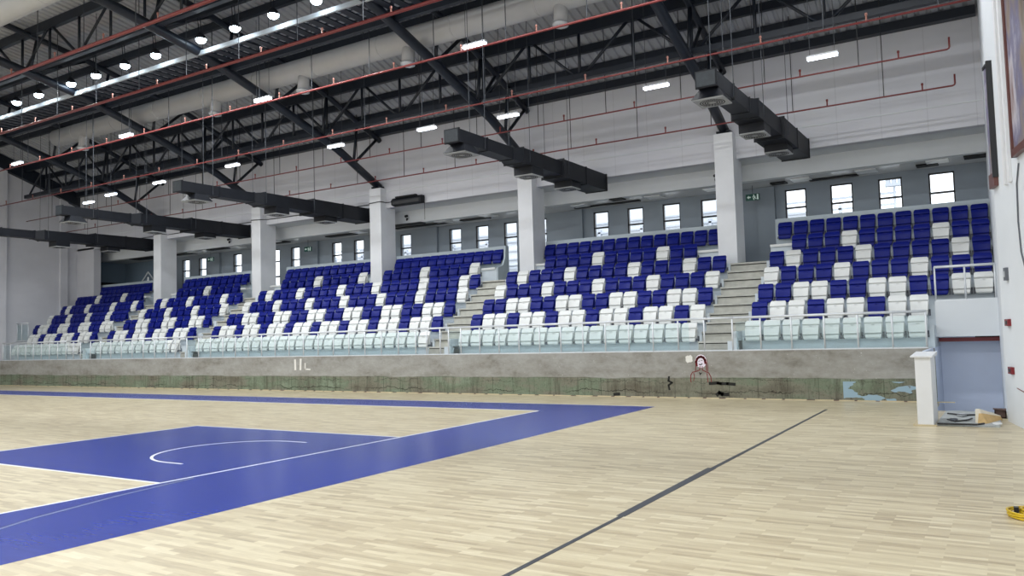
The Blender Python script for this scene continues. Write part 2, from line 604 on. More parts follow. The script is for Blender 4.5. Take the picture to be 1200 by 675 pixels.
# curved cheeks closing the raised top row at the stairs
for xa in (-6.72, 1.72):
    pts = [(16.10, 3.75), (16.9, 3.75), (16.9, 5.2), (16.72, 5.2)] + [(16.72 - 0.62 * math.sin(a), 4.32 + 0.6 * (1 - math.cos(a))) for a in (0.2, 0.6, 1.0, 1.4)][::1]
    mb.prism_yz([(16.12, 3.75), (16.92, 3.75), (16.92, 5.2), (16.7, 5.2), (16.66, 4.75), (16.5, 4.45), (16.12, 4.33)], xa, xa + 0.07)
struct(mb, 'trim_parapet', M['parapet'])
mb = MB()
for xa, xb in ((3.36, 4.1), (1.0, 1.75), (-5.6, -4.55), (-7.35, -6.75), (-18.95, -18.1), (-21.2, -20.6), (-26.2, -25.6), (-28.7, -28.2)):
    mb.box(xa, xb, 16.06, 16.3, 4.27, 4.345)
struct(mb, 'trim_ledge', M['seat_white'])

# tunnel at the right-hand end of the stand
mb = MB().box(7.95, 9.40, 13.1, 13.32, 1.46, 2.33)
mb.box(7.95, 9.40, 13.3, 14.2, 1.46, 1.6)
struct(mb, 'wall_overhang', M['white_wall'])
mb = MB().box(7.6, 9.6, 13.95, 14.1, -1.25, 1.5)
mb.box(7.9, 7.97, 9.7, 13.97, -1.25, WALL_Z)
struct(mb, 'wall_tunnel', M['blue_wall'])
mb = MB().box(7.97, 9.38, 13.4, 13.52, 1.335, 1.43)
struct(mb, 'trim_tunnel', M['red'])
mb = MB()
mb.box(8.75, 9.37, 13.35, 13.5, 1.43, 1.46)
struct(mb, 'trim_tunnel_gap', M['dark'])
mb = MB()
mb.box(8.0, 8.25, 6.92, 7.92, 0, 1.2)
mb.hull8([(7.94, 6.84, 1.2), (8.29, 6.84, 1.2), (8.29, 7.98, 1.2), (7.94, 7.98, 1.2)], [(7.94, 6.84, 1.225), (8.29, 6.84, 1.225), (8.29, 7.98, 1.27), (7.94, 7.98, 1.27)])
mb.cur = 1
mb.box(7.93, 8.0, 6.86, 7.7, 0, 0.03)
mb.box(7.93, 8.3, 6.84, 6.92, 0, 0.025)
struct(mb, 'wall_stub', [M['column'], M['wood_edge']])

# ------------------------------------------------------------------ the setting: columns, upper wall, corridor, windows
for cx in (2.08, -5.28, -12.48, -19.72, -27.12):
    mb = MB()
    mb.box(cx - 0.30, cx + 0.30, 15.94, 16.34, 3.6, 8.0)
    mb.box(cx - 0.28, cx + 0.30, 16.34, 16.84, 3.6, 7.2)
    mb.cur = 1
    mb.box(cx - 0.2, cx + 0.2, 15.98, 16.3, 8.0, 8.06)
    struct(mb, 'column', [M['column'], M['steel']])
mb = MB()
mb.box(-35, 9.4, 16.30, 16.6, 7.2, 10.5)
struct(mb, 'wall_upper', M['upper_wall'])
mb = MB()
mb.box(-35, 9.4, 16.285, 16.31, 7.86, 7.90)
struct(mb, 'trim_upper', M['white_wall'])
mb = MB()
mb.box(-35, 9.4, 17.5, 17.8, 6.66, 7.25)
mb.box(-35, 9.4, 16.55, 17.6, 7.2, 7.35)
struct(mb, 'trim_beam', M['white_wall'])
mb = MB()
mb.box(-35, 9.4, 17.75, 19.5, 6.67, 6.8)
struct(mb, 'ceiling_corridor', M['soffit'])

WB, WT = 4.35, 6.50
WIN = [(3.17, 3.87), (4.64, 5.34), (6.11, 6.81), (7.56, 8.28), (-4.12, -3.47), (-2.68, -2.03), (-1.26, -0.58), (0.2, 0.85),
       (-6.9, -6.22), (-8.28, -7.63), (-9.71, -9.05), (-11.12, -10.47), (-13.88, -13.25), (-16.74, -16.10), (-18.16, -17.52),
       (-20.99, -20.36), (-22.4, -21.8), (-25.35, -24.68), (-28.22, -27.58), (-29.66, -29.0)]
WIN.sort()
mb = MB()
YB = 19.2
mb.box(-35.3, 9.4, YB, YB + 0.25, 3.5, WB)
mb.box(-35.3, 9.4, YB, YB + 0.25, WT, 7.0)
xs = [-35.3] + [v for p in WIN for v in p] + [9.4]
for xa, xb in zip(xs[0::2], xs[1::2]):
    mb.box(xa, xb, YB, YB + 0.25, WB, WT)
for px in (2.55, -4.85, -12.0, -19.3, -26.6):
    mb.box(px - 0.3, px + 0.3, YB - 0.14, YB + 0.01, 3.8, 6.66)
struct(mb, 'wall_back', M['back_wall'])
mb = MB()
mb.box(-34.95, -31.2, YB - 0.06, YB - 0.01, 3.8, 6.66)
mb.box(-34.99, -34.9, 16.9, YB - 0.02, 3.8, 6.66)
mb.cur = 1
mb.box(-34.9, -32.2, YB - 0.1, YB - 0.05, 3.8, 5.5)
mb.box(-34.9, -34.85, 16.9, YB - 0.05, 3.8, 5.5)
struct(mb, 'wall_storeroom', [M['slate_wall'], M['dark']])

for n, (xa, xb) in enumerate(WIN):
    fr = MB()
    t = 0.045
    for a, c, d, e in ((xa, xa + t, WB, WT), (xb - t, xb, WB, WT), (xa, xb, WB, WB + t), (xa, xb, WT - t, WT), (xa, xb, 5.84, 5.9)) + (((xa, xb, 5.06, 5.14),) if xa in (-6.9, -22.4, -29.66, -28.22) else ()):
        fr.box(a, c, YB + 0.03, YB + 0.10, d, e)
    root = fr.build('window_%d' % (n + 1), M['frame_dark'], origin=((xa + xb) / 2, YB, WB))
    root['kind'] = 'structure'
    MB().box(xa + 0.03, xb - 0.03, YB + 0.06, YB + 0.068, WB + 0.03, WT - 0.03).build('glass_pane', M['window_glass'], root)

# left end wall
mb = MB()
mb.prism_yz([(-16, -0.1), (19.5, -0.1), (19.5, 10.0)] + [(y, rz(y) - 0.02) for y in (17, 15, 13, 11, 9, 7, 5, 3, 0, -3, -6, -9, -12, -16)], -35.3, -35.0)
mb.box(-35.05, -34.75, -16, 12.45, 0, 11.55)
mb.box(-35.05, -34.85, 15.3, 15.7, 0, 10.6)
mb.box(-35.05, -33.35, 16.3, 16.7, 0, 7.3)
struct(mb, 'wall_left', M['upper_wall'])
mb = MB().box(-36, -33.62, 11.7, 16.4, -0.1, 1.1)
struct(mb, 'floor_landing', M['step'])

# right end wall: straight beside the stand, then splayed outwards
A, B = (9.36, 8.0), (13.3, -11.7)
mb = MB()
mb.prism_xy([(9.13, 20), A, B, (B[0] + 0.4, B[1]), (A[0] + 0.5, A[1]), (9.7, 20)], -1.3, 13.6)
struct(mb, 'wall_right', M['right_wall'])
bd = Vector((B[0] - A[0], B[1] - A[1], 0)).normalized()
bn = Vector((-(-bd.y), -bd.x, 0)) * 1.0
bn = Vector((bd.y, -bd.x, 0))                     # towards the hall


def onw(s_, out, z):
    """a point on the splayed wall: s_ metres from its far edge, out metres off it"""
    return (A[0] + bd.x * s_ + bn.x * out, A[1] + bd.y * s_ + bn.y * out, z)


def wallbox(mb, s0, s1, o0, o1, z0, z1):
    return mb.hull8([onw(s0, o0, z0), onw(s1, o0, z0), onw(s1, o1, z0), onw(s0, o1, z0)], [onw(s0, o0, z1), onw(s1, o0, z1), onw(s1, o1, z1), onw(s0, o1, z1)])


mb = MB().box(-35.3, 14, -16.3, -16, -0.1, 13)
struct(mb, 'wall_near', M['white_wall'])

# ------------------------------------------------------------------ roof
mb = MB()
ys = [-16, -13.5, -10, -6, -3, 0, 3, 6, 8, 10, 12, 13.5, 15, 16.3, 17.2]
xs = []
x = -35.4
while x < 14:
    xs += [(x, 0.0), (x + 0.15, 0.0), (x + 0.185, 0.055), (x + 0.265, 0.055)]
    x += 0.30
nx_ = len(xs)
vs = [(x, y, rz(y) + h) for y in ys for x, h in xs]
fs = [(j * nx_ + i, (j + 1) * nx_ + i, (j + 1) * nx_ + i + 1, j * nx_ + i + 1) for j in range(len(ys) - 1) for i in range(nx_ - 1)]
mb.add(vs, fs)
struct(mb, 'ceiling', M['roof'])
mb = MB()
for y0, y1 in zip(ys, ys[1:]):
    mb.hull8([(-35.4, y0, rz(y0) + 0.2), (14, y0, rz(y0) + 0.2), (14, y1, rz(y1) + 0.2), (-35.4, y1, rz(y1) + 0.2)],
             [(-35.4, y0, rz(y0) + 0.25), (14, y0, rz(y0) + 0.25), (14, y1, rz(y1) + 0.25), (-35.4, y1, rz(y1) + 0.25)])
struct(mb, 'ceiling_cover', M['dark'])

PUR = [16.15, 15.2, 14.3, 13.3, 11.3, 8.7, 6.0, 3.3, 0.6]
for i, y in enumerate(PUR):
    hgt = 0.25 if i == 0 else 0.24
    wd = 0.13 if i == 0 else 0.075
    o = MB().box(-34.9, 9.15, y - wd, y + wd, rz(y) - 0.01 - hgt, rz(y) - 0.01)
    o = o.build('purlin', M['steel'], origin=(-13, y, rz(y) - hgt))
    if i == 0:
        tag(o, 'heavy dark steel eaves beam running along the top of the white upper wall', 'beam')
    else:
        tag(o, 'dark steel purlin under the roof sheets, %s one out from the eaves beam' % ORD[i], 'beam', 'roof purlins')

# ------------------------------------------------------------------ roof trusses across the hall
XT = [2.08, -5.28, -12.48, -19.72, -27.12]
names = ['near the right-hand wall', 'above the second column from the right', 'above the middle column', 'above the second column from the left', 'above the leftmost column']
ybot = [14.7, 13.0, 10.7, 8.6, 5.9, 3.4, 0.4]
ytop = [16.15, 14.2, 12.2, 10.1, 8.0, 4.6, 1.8]
for x, nm in zip(XT, names):
    t = thing('roof_truss', (x, 16.15, 8.06), 'dark steel tubular roof truss crossing the hall ' + nm, 'truss', 'roof trusses across the hall')
    MB().tube([(x, y, cz(y)) for y in (16.2, 13.8, 10.6, 7.56, 4.2, 0, -4.2, -7.5, -10.6)], 0.155, 12).build('bottom_chord', M['steel'], t, smooth=True)
    MB().tube([(x, y, rz(y) - 0.36) for y in (16.3, 13.5, 12, 8, 4, 0, -4, -8)], 0.11, 8).build('top_chord', M['steel'], t, smooth=True)
    for k, yb in enumerate(ybot):
        for yt in (ytop[k], (yb + 0.25)):
            MB().tube([(x, yb, cz(yb)), (x, yt, rz(yt) - 0.36)], 0.06, 6).build('web_member', M['steel'], t, smooth=True)
    MB().box(x - 0.22, x + 0.22, 15.98, 16.28, 8.03, 8.09).build('base_plate', M['steel'], t)

o = MB()
ye = [16.3, 14, 12, 10, 8, 6, 4, 0]
for a, b in zip(ye, ye[1:]):
    o.hull8([(-34.99, a, rz(a) - 0.75), (-34.7, a, rz(a) - 0.75), (-34.7, b, rz(b) - 0.75), (-34.99, b, rz(b) - 0.75)],
            [(-34.99, a, rz(a) - 0.03), (-34.7, a, rz(a) - 0.03), (-34.7, b, rz(b) - 0.03), (-34.99, b, rz(b) - 0.03)])
tag(o.build('edge_rafter', M['steel'], origin=(-34.8, 16.3, rz(16.3) - .75)), 'dark steel rafter lying against the left end wall', 'beam')

# trusses running along the hall
for (y, zb, zt, lab, shift) in [(13.3, 9.85, rz(13.3) - 0.3, 'long dark lattice truss running the length of the hall above the seating', 0.0),
                                (5.95, 11.72, rz(5.95) - 0.3, 'long dark lattice truss running the length of the hall beside the floodlights', 0.5)]:
    t = thing('lattice_truss', (-13, y, zb), lab, 'truss', None)
    MB().box(-34.6, 9.1, y - 0.09, y + 0.09, zb - 0.09, zb + 0.09).build('bottom_chord', M['steel'], t)
    MB().box(-34.6, 9.1, y - 0.08, y + 0.08, zt - 0.08, zt + 0.06).build('top_chord', M['steel'], t)
    xs_ = [2.08 - 7.3 * k for k in range(-1, 5)]
    for x0 in xs_:
        for j in range(2):
            xa = x0 - 3.65 * j - shift
            xm = xa - 1.825
            for p0, p1 in (((xa - 0.1, zb), (xm + 0.12, zt)), ((xm, zb), (xm, zt)), ((xm - 0.12, zt), (xa - 3.55, zb)), ((xa, zb), (xa, zt))):
                if min(p0[0], p1[0]) > -34.6 and max(p0[0], p1[0]) < 9.1:
                    MB().tube([(p0[0], y, p0[1]), (p1[0], y, p1[1])], 0.05, 6).build('web_member', M['steel'], t, smooth=True)

# slatted service walkway with a pale edge beside the floodlights
t = thing('service_walkway', (-13, 8.0, 11.15), 'dark slatted service walkway with a pale edge hung below the roof', 'walkway')
g = MB()
x = -34.5
while x < 2:
    g.box(x, x + 0.26, 7.52, 8.72, 11.18, 11.22)
    x += 0.42
for y in (7.8, 8.15, 8.5):
    g.box(-34.6, 2, y - 0.02, y + 0.02, 11.22, 11.27)
g.build('slatted_deck', M['steel'], t)
MB().box(-34.6, 2, 7.46, 7.53, 11.16, 11.30).build('edge_channel', M['pale_channel'], t)
MB().box(-34.6, 2, 8.62, 8.78, 10.98, 11.22).build('edge_beam', M['steel'], t)

# ------------------------------------------------------------------ round air pipes
def round_pipe(name, x0, x1, y, z, r, outlets, label):
    t = thing(name, (x0, y, z), label, 'air pipe', 'round air pipes')
    MB().tube([(x0, y, z), (x1, y, z)], r, 24).build('pipe_body', M['duct_pale'], t, smooth=True)
    for k in range(int((x1 - x0) / 2.9)):
        xx = x0 + 1.6 + 2.9 * k
        MB().tube([(xx - 0.02, y, z), (xx + 0.02, y, z)], r + 0.008, 24).build('pipe_seam', M['duct_pale'], t, smooth=True)
    for xx in outlets:
        ob = MB().tube([(xx, y - 0.02, z), (xx, y - 0.1, z - r - 0.42)], [0.2, 0.2], 14).build('outlet', M['duct_pale'], t, smooth=True)
        MB().tube([(xx, y - 0.1, z - r - 0.40), (xx, y - 0.105, z - r - 0.46), (xx, y - 0.11, z - r - 0.5)], [0.23, 0.23, 0.12], 14).build('nozzle', M['housing'], ob, smooth=True)
    for k in range(int((x1 - x0) / 3.65)):
        xx = x0 + 1.0 + 3.65 * k
        MB().tube([(xx, y, z + r), (xx, y, rz(y) - 0.05)], 0.012, 5).build('hanger_rod', M['wire'], t)


round_pipe('ventilation_pipe', -26.1, 8.6, 10.35, 11.12, 0.37, (-23.9, -15.2, -10.6, -6.0, -0.6), 'fat pale round air pipe slung under the roof sheets along the hall')
round_pipe('ventilation_pipe', -34, 0, 2.4, 11.45, 0.4, (), 'fat pale round air pipe cut off by the upper left picture corner')

# ------------------------------------------------------------------ red sprinkler pipes
PIPES = [(3.5, 10.16, 0.05, -34.9, 9.6, 'nearest and highest'), (6.5, 10.06, 0.05, -34.9, 9.5, 'second from the court side'),
         (9.0, 9.72, 0.033, -34.9, 9.25, 'third from the court side, beside the lamp row'), (11.0, 8.85, 0.027, -34.9, 9.2, 'fourth from the court side, in front of the lattice truss'),
         (13.5, 8.6, 0.023, -34.9, 8.58, 'with upturned end, higher of two before the upper wall'), (15.0, 8.06, 0.023, -34.9, 8.6, 'with upturned end, lower of two before the upper wall')]
for i, (y, z, r, x0, x1, nm) in enumerate(PIPES):
    t = thing('sprinkler_pipe', (x0, y, z), 'red sprinkler pipe ' + nm, 'pipe', 'red sprinkler pipes')
    pts = [(x0, y, z), (x1, y, z)]
    if i >= 4:
        pts = [(x0, y, z), (x1 - 0.06, y, z), (x1 - 0.015, y, z + 0.02), (x1, y, z + 0.06), (x1, y, z + 0.3)]
    MB().tube(pts, r, 8).build('pipe_run', M['pipe_red'], t, smooth=True)
    k = 0
    xx = x0 + 0.9 + 0.4 * i
    while xx < min(x1, 9) - 0.3:
        MB().tube([(xx, y, z), (xx, y, rz(y) - 0.02)], 0.013, 5).build('hanger_rod', M['rod'] if i < 4 else M['wire'], t)
        xh = xx + 0.95
        if xh < x1 - 0.2:
            MB().tube([(xh, y, z), (xh, y, z + 0.14), (xh, y, z + 0.15), (xh, y, z + 0.2)], [0.022, 0.022, 0.035, 0.03], 6).build('sprinkler_head', M['brass'] if i < 4 else M['pipe_red'], t)
        xx += 2.43

# ------------------------------------------------------------------ black air ducts with diffusers
def air_duct(xc, y0, zc, label, dif):
    t = thing('air_duct', (xc, 16.2, zc), label, 'air duct', 'black air ducts')
    secs = [(y0, 10.4, 0.22, 0.17), (10.4, 10.75, None, None), (10.75, 13.1, 0.33, 0.22), (13.1, 16.29, 0.40, 0.28)]
    for a, b, hw, hh in secs:
        q = MB()
        if hw is None:
            q.hull8([(xc - 0.22, a, zc - 0.17), (xc + 0.22, a, zc - 0.17), (xc + 0.22, a, zc + 0.17), (xc - 0.22, a, zc + 0.17)],
                    [(xc - 0.33, b, zc - 0.22), (xc + 0.33, b, zc - 0.22), (xc + 0.33, b, zc + 0.22), (xc - 0.33, b, zc + 0.22)])
        else:
            q.box(xc - hw, xc + hw, a, b, zc - hh, zc + hh)
            n = max(1, int((b - a) / 1.2))
            for k in range(n + 1):
                yy = a + (b - a) * k / n
                yy = min(max(yy, a + 0.025), b - 0.025)
                q.box(xc - hw - 0.022, xc + hw + 0.022, yy - 0.02, yy + 0.02, zc - hh - 0.022, zc + hh + 0.022)
        q.build('duct_section', M['duct_black'], t)
    MB().box(xc - 0.21, xc + 0.21, y0 - 0.012, y0 + 0.01, zc - 0.16, zc + 0.16).build('end_plate', M['duct_end'], t)
    for yd, drop in dif:
        hh = 0.17 if yd < 10 else (0.22 if yd < 13 else 0.28)
        z1 = zc - hh + 0.005
        z0 = z1 - drop
        q = MB()
        if yd < y0 + 1:
            q.hull8([(xc - 0.36, yd - 0.36, z0), (xc + 0.36, yd - 0.36, z0), (xc + 0.36, yd + 0.36, z0), (xc - 0.36, yd + 0.36, z0)],
                    [(xc - 0.21, yd - 0.21, z1), (xc + 0.21, yd - 0.21, z1), (xc + 0.21, yd + 0.21, z1), (xc - 0.21, yd + 0.21, z1)])
            g = 0.34
        else:
            g = 0.32
            q.box(xc - g, xc + g, yd - g, yd + g, z0, z1)
        d = q.build('diffuser', M['duct_black'], t)
        gq = MB().box(xc - g, xc + g, yd - g, yd + g, z0 - 0.03, z0)
        gq.cur = 1
        # swirl slots cut in rings
        for ring in range(2, 6):
            rr_ = ring * 0.052
            ns = ring * 5
            for k in range(ns):
                a = 2 * math.pi * (k + 0.5 * (ring % 2)) / ns
                ca, sa = math.cos(a), math.sin(a)
                cx_, cy_ = xc + rr_ * ca, yd + rr_ * sa
                tx, ty, wx, wy = -sa * 0.026, ca * 0.026, ca * 0.011, sa * 0.011
                gq.prism_xy([(cx_ - tx - wx, cy_ - ty - wy), (cx_ + tx - wx, cy_ + ty - wy), (cx_ + tx + wx, cy_ + ty + wy), (cx_ - tx + wx, cy_ - ty + wy)], z0 - 0.034, z0 - 0.029)
        gq.build('swirl_grille', [M['grille'], M['dark']], d)
    for yy in (y0 + 1.2, y0 + 3.4, y0 + 5.7):
        for sx in (-1, 1):
            hx = sx * (0.25 if yy < 10 else 0.36 if yy < 13 else 0.43)
            MB().tube([(xc + hx, yy, zc - 0.16), (xc + hx, yy, rz(yy) - 0.02)], 0.009, 5).build('hanger_rod', M['rod'], t)
    return t


DG = [(8.15, 0.24), (11.6, 0.24), (14.1, 0.2)]
for xc, y0, zc, lab in [(4.2, 7.75, 7.2, 'black square air duct at the right, nearest to the right-hand wall'),
                        (-2.55, 7.7, 7.0, 'black square air duct between the two rightmost columns'),
                        (-13.47, 7.4, 6.98, 'black square air duct ending beside the middle column'),
                        (-20.9, 7.6, 7.0, 'black square air duct ending beside the second column from the left'),
                        (-28.2, 7.5, 6.98, 'black square air duct farthest left, ending beside the leftmost column')]:
    air_duct(xc, y0, zc, lab, DG)

# ------------------------------------------------------------------ lamps
def linear_light(x, y, z, label, group):
    t = thing('linear_light', (x, y, z), label, 'lamp', group)
    MB().box(x - 0.38, x + 0.38, y - 0.07, y + 0.07, z + 0.05, z + 0.10).build('housing', M['housing'], t)
    q = MB()
    for dy in (-0.04, 0.04):
        q.tube([(x - 0.36, y + dy, z + 0.02), (x + 0.36, y + dy, z + 0.02)], 0.032, 8)
    q.build('tube', M['led'], t)
    for dx in (-0.3, 0.3):
        MB().tube([(x + dx, y, z + 0.09), (x + dx, y, rz(y) - 0.02)], 0.008, 5).build('suspension_wire', M['rod'], t)


wh = ['rightmost', 'second from the right', 'second from the left', 'leftmost']
for k, (x, y, z) in enumerate([(-2.74, 9.15, 9.84), (-11.34, 9.15, 9.87), (-19.05, 9.15, 9.86), (-27.1, 9.15, 9.9)]):
    linear_light(x, y, z, 'glowing strip lamp of the row on the third red pipe, ' + wh[k], 'strip lamps on the third red pipe')
for k, (x, z) in enumerate([(5.8, 8.62), (1.32, 8.7), (-3.65, 8.7), (-6.9, 8.82), (-11.1, 8.86), (-16.8, 8.92), (-21.6, 8.83), (-25.2, 8.72), (-27.0, 8.56)]):
    linear_light(x, 12.3, z, 'glowing strip lamp hung before the upper wall, ' + (ORD[k + 1] + ' from the right' if k else 'farthest right'), 'strip lamps before the upper wall')
for k, (x, y, z) in enumerate([(-8.6, 8.9, 12.0 - 0.9), (-1.6, 8.9, 12.0 - 0.9)]):
    pass

FX = [-24.9, -23.15, -21.52, -19.3, -17.72, -15.97, -14.24, -11.89, -10.26, -8.55, -6.78]
for k, x in enumerate(FX):
    z = 11.47
    t = thing('floodlight', (x, 7.15, z), 'glowing white floodlight over the walkway, ' + (ORD[11 - k] + ' from the right' if k < 10 else 'farthest right'), 'floodlight', 'floodlights beside the walkway')
    MB().tube([(x, 7.15, z), (x, 7.13, z + 0.1), (x, 7.12, z + 0.22)], [0.17, 0.15, 0.05], 14).build('housing', M['duct_black'], t, smooth=True)
    MB().tube([(x, 7.15, z - 0.12), (x, 7.15, z - 0.095), (x, 7.15, z - 0.05), (x, 7.15, z + 0.004)], [0.05, 0.11, 0.15, 0.168], 14).build('lens', M['flood'], t, smooth=True)
    d = bpy.data.lights.new('beam', 'SPOT')
    d.energy, d.spot_size, d.spot_blend, d.shadow_soft_size, d.color = 560, math.radians(155), 0.5, 0.15, (0.95, 0.98, 1.0)
    sp = bpy.data.objects.new('beam', d)
    COL.objects.link(sp)
    sp.parent = t
    sp.location = (0, 0, -0.3)
    MB().tube([(x - 0.06, 7.12, z + 0.2), (x - 0.06, 7.08, z + 0.75)], 0.014, 5).build('bracket', M['steel'], t)
    MB().tube([(x + 0.06, 7.12, z + 0.2), (x + 0.06, 7.08, z + 0.75)], 0.014, 5).build('bracket', M['steel'], t)
o = MB().box(-34.6, 2, 7.0, 7.16, 12.15, 12.38).build('lamp_rail', M['steel'], origin=(-13, 7.08, 12.2))
tag(o, 'dark steel rail that carries the row of floodlights', 'beam')

# ------------------------------------------------------------------ seats
def shell(rows, curve, nu=7, back=0.03):
    """a moulded shell: rows of (z, half width, y of the face); bulges by curve at mid width"""
    q = MB()
    n = nu
    for side in (0, 1):
        vs = []
        for z, hw, y in rows:
            for i in range(n):
                u = -1 + 2 * i / (n - 1)
                vs.append((hw * u, y + curve * (1 - u * u) * (1 if side == 0 else 0.6) + (back if side else 0), z))
        R = len(rows)
        if side == 0:
            fs = [(j * n + i, j * n + i + 1, (j + 1) * n + i + 1, (j + 1) * n + i) for j in range(R - 1) for i in range(n - 1)]
        else:
            fs = [(j * n + i, (j + 1) * n + i, (j + 1) * n + i + 1, j * n + i + 1) for j in range(R - 1) for i in range(n - 1)]
        q.add(vs, fs)
    R = len(rows)
    off = R * n
    fs = []
    for j in range(R - 1):
        fs.append((j * n, (j + 1) * n, off + (j + 1) * n, off + j * n))
        fs.append(((j + 1) * n + n - 1, j * n + n - 1, off + j * n + n - 1, off + (j + 1) * n + n - 1))
    for i in range(n - 1):
        fs.append((i + 1, i, off + i, off + i + 1))
        fs.append(((R - 1) * n + i, (R - 1) * n + i + 1, off + (R - 1) * n + i + 1, off + (R - 1) * n + i))
    q.f += fs
    q.mi += [0] * len(fs)
    return q


def seat_parts():
    # local frame: x across, y=0 at the riser face (forward is -y), z=0 at the row floor
    backrest = shell([(0.30, 0.19, -0.09), (0.42, 0.21, -0.10), (0.57, 0.218, -0.10), (0.605, 0.222, -0.092), (0.635, 0.222, -0.128), (0.66, 0.222, -0.122), (0.72, 0.218, -0.088), (0.755, 0.205, -0.062), (0.772, 0.18, -0.045)], -0.012, 7, 0.04)
    pan = shell([(0.232, 0.140, -0.19), (0.245, 0.170, -0.222), (0.275, 0.188, -0.238), (0.345, 0.196, -0.232), (0.352, 0.196, -0.205), (0.366, 0.198, -0.205), (0.372, 0.200, -0.252), (0.388, 0.200, -0.255), (0.398, 0.201, -0.236),
                 (0.50, 0.206, -0.205), (0.575, 0.208, -0.182), (0.600, 0.198, -0.160)], 0.022, 7, 0.045)
    pan.box(-0.035, 0.035, -0.176, -0.160, 0.575, 0.607)
    br = MB()
    br.box(-0.013, 0.013, -0.19, 0.002, 0.28, 0.33)
    br.box(-0.014, 0.014, -0.21, -0.17, 0.25, 0.29)
    br.box(-0.022, 0.022, -0.012, 0.0, 0.24, 0.40)
    return backrest, pan, br


bk, pn, br = seat_parts()
SEAT = {}
PARTS = (bk, pn, br)


def mesh_of(mbd, name, mat, dx=0):
    me = bpy.data.meshes.new(name)
    me.from_pydata([(x * (1 if dx else 0.945) + dx, y, z) for x, y, z in mbd.v], [], mbd.f)
    me.materials.append(mat)
    me.polygons.foreach_set('use_smooth', [True] * len(me.polygons))
    me.set_sharp_from_angle(angle=0.5)
    me.update()
    return me


for c, mat in (('W', M['seat_white']), ('B', M['seat_blue'])):
    SEAT[c] = [('backrest', mesh_of(bk, 'backrest', mat)), ('seat_pan', mesh_of(pn, 'seat_pan', mat))]
BR = [mesh_of(br, 'hinge_bracket', M['bracket'], s_ * 0.210) for s_ in (-1, 1)]

# row: (x of the left edge of the first seat, x of the right edge of the last, colours; '.' is a place without a seat)
ROWS = {
    5: [(3.52, 7.83, 'W' * 9), (3.52, 7.83, 'BWWBWWBWW'), (3.52, 9.21, 'BBWWBBWWBBWW'), (3.52, 9.20, 'WBBBWBBBWBBB'), (3.52, 9.18, 'BWBBBWBBBBWB'), (4.02, 9.17, 'BBBWBBBBWBB'), (3.46, 9.15, 'B' * 12)],
    4: [(-5.76, 2.21, 'W' * 17), (-5.78, 2.22, 'BWW' * 5 + 'BW'), (-5.78, 2.22, 'BBWW' * 4 + 'B'), (-5.75, 2.22, 'WBBB' * 4 + 'W'), (-5.73, 2.22, 'BWBBBWBBBBWBBBWBB'), (-4.54, 1.07, 'BBBBWBBBBWBB'), (-4.95, 1.66, 'B' * 14)],
    3: [(-19.08, -7.0, 'W' * 25), (-19.05, -7.0, 'BWW' * 8 + 'B'), (-19.0, -7.0, 'BBWW' * 6 + 'B'), (-18.9, -6.95, 'WBBB' * 6 + 'W'), (-18.75, -6.9, 'BWBBBWBBBBWBBBWBBBBWBBBWB'), (-18.1, -7.4, 'BBBBWBBBBW.BBBBWBBBBW'), (-18.62, -6.8, 'B' * 12 + '.' + 'B' * 12)],
    2: [(-26.75, -20.3, 'W' * 13), (-26.6, -20.22, 'BWW' * 4 + 'B'), (-26.5, -20.15, 'BBWW' * 3 + 'B'), (-26.4, -19.98, 'WBBB' * 3 + 'W'), (-26.25, -19.9, 'BWBBBWBBBBWBB'), (-25.56, -20.95, 'BBBBWBBBB'), (-26.05, -21.19, 'B' * 10)],
    1: [(-33.75, -27.74, 'W' * 13), (-33.68, -27.6, 'WWBWWBWWBWWB'), (-34.6, -27.54, 'BWWBBWWBBWWBBWW'), (-34.6, -27.44, 'WBBBWBBBWBBBWBBB'), (-34.65, -27.3, 'BWBBBWBBBBWBBBWB'), (-34.5, -28.41, 'BBBBWBBBBWBBB'), (-34.4, -28.8, 'B' * 13)],
}
RW = ['front row', 'second row', 'third row', 'fourth row', 'fifth row', 'sixth row', 'top row']
BN = {5: 'the rightmost block', 4: 'second block from right', 3: 'the middle block'}
seats = []
for b, rows in ROWS.items():
    for i, (xa, xb, cs) in enumerate(rows):
        n = len(cs)
        pitch = (xb - xa - 0.43) / (n - 1)
        for k, c in enumerate(cs):
            if c != '.':
                sx_ = xa + 0.215 + pitch * k
                if (b, i) == (3, 6):                       # the column stands in the middle of this row
                    sx_ = -18.405 + 0.474 * k if k < 12 else -11.9 + 0.443 * (k - 13)
                if (b, i) == (3, 5) and k > 10:
                    sx_ = -11.915 + 0.478 * (k - 11)
                seats.append((b, i, k, n, c, sx_, RIS[i], ROW_Z[i]))
cp = Vector((9.45, -8.9, 1.8))
seats.sort(key=lambda s_: (Vector((s_[5], s_[6], s_[7])) - cp).length)
near, far = seats[:300], seats[300:]
first = {}
for b, i, k, n, c, x, y, z in near:
    cn = {'W': 'white', 'B': 'blue'}[c]
    cs = ROWS[b][i][2]
    if b == 3:
        pos = len([q for q in cs[k:] if q != '.'])
        side = 'right'
    else:
        pos = k + 1
        side = 'left'
    lab = '%s tip-up seat, %s from %s in %s of %s' % (cn, ORD[pos], side, RW[i], BN[b])
    if pos == 1:
        lab = '%s tip-up seat at the %s end of %s of %s' % (cn, side, RW[i], BN[b])
    root = thing('stadium_seat', (x, y, z), lab, 'seat', '%s tip-up seats in %s' % (cn, BN[b]))
    if c not in first:
        first[c] = []
        for nm, me in SEAT[c] + [('hinge_bracket', BR[0]), ('hinge_bracket', BR[1])]:
            first[c].append(bpy.data.objects.new(nm, me))
        kids = first[c]
    else:
        kids = [o.copy() for o in first[c]]
    for o in kids:
        o.parent = root
        COL.objects.link(o)
q = MB()
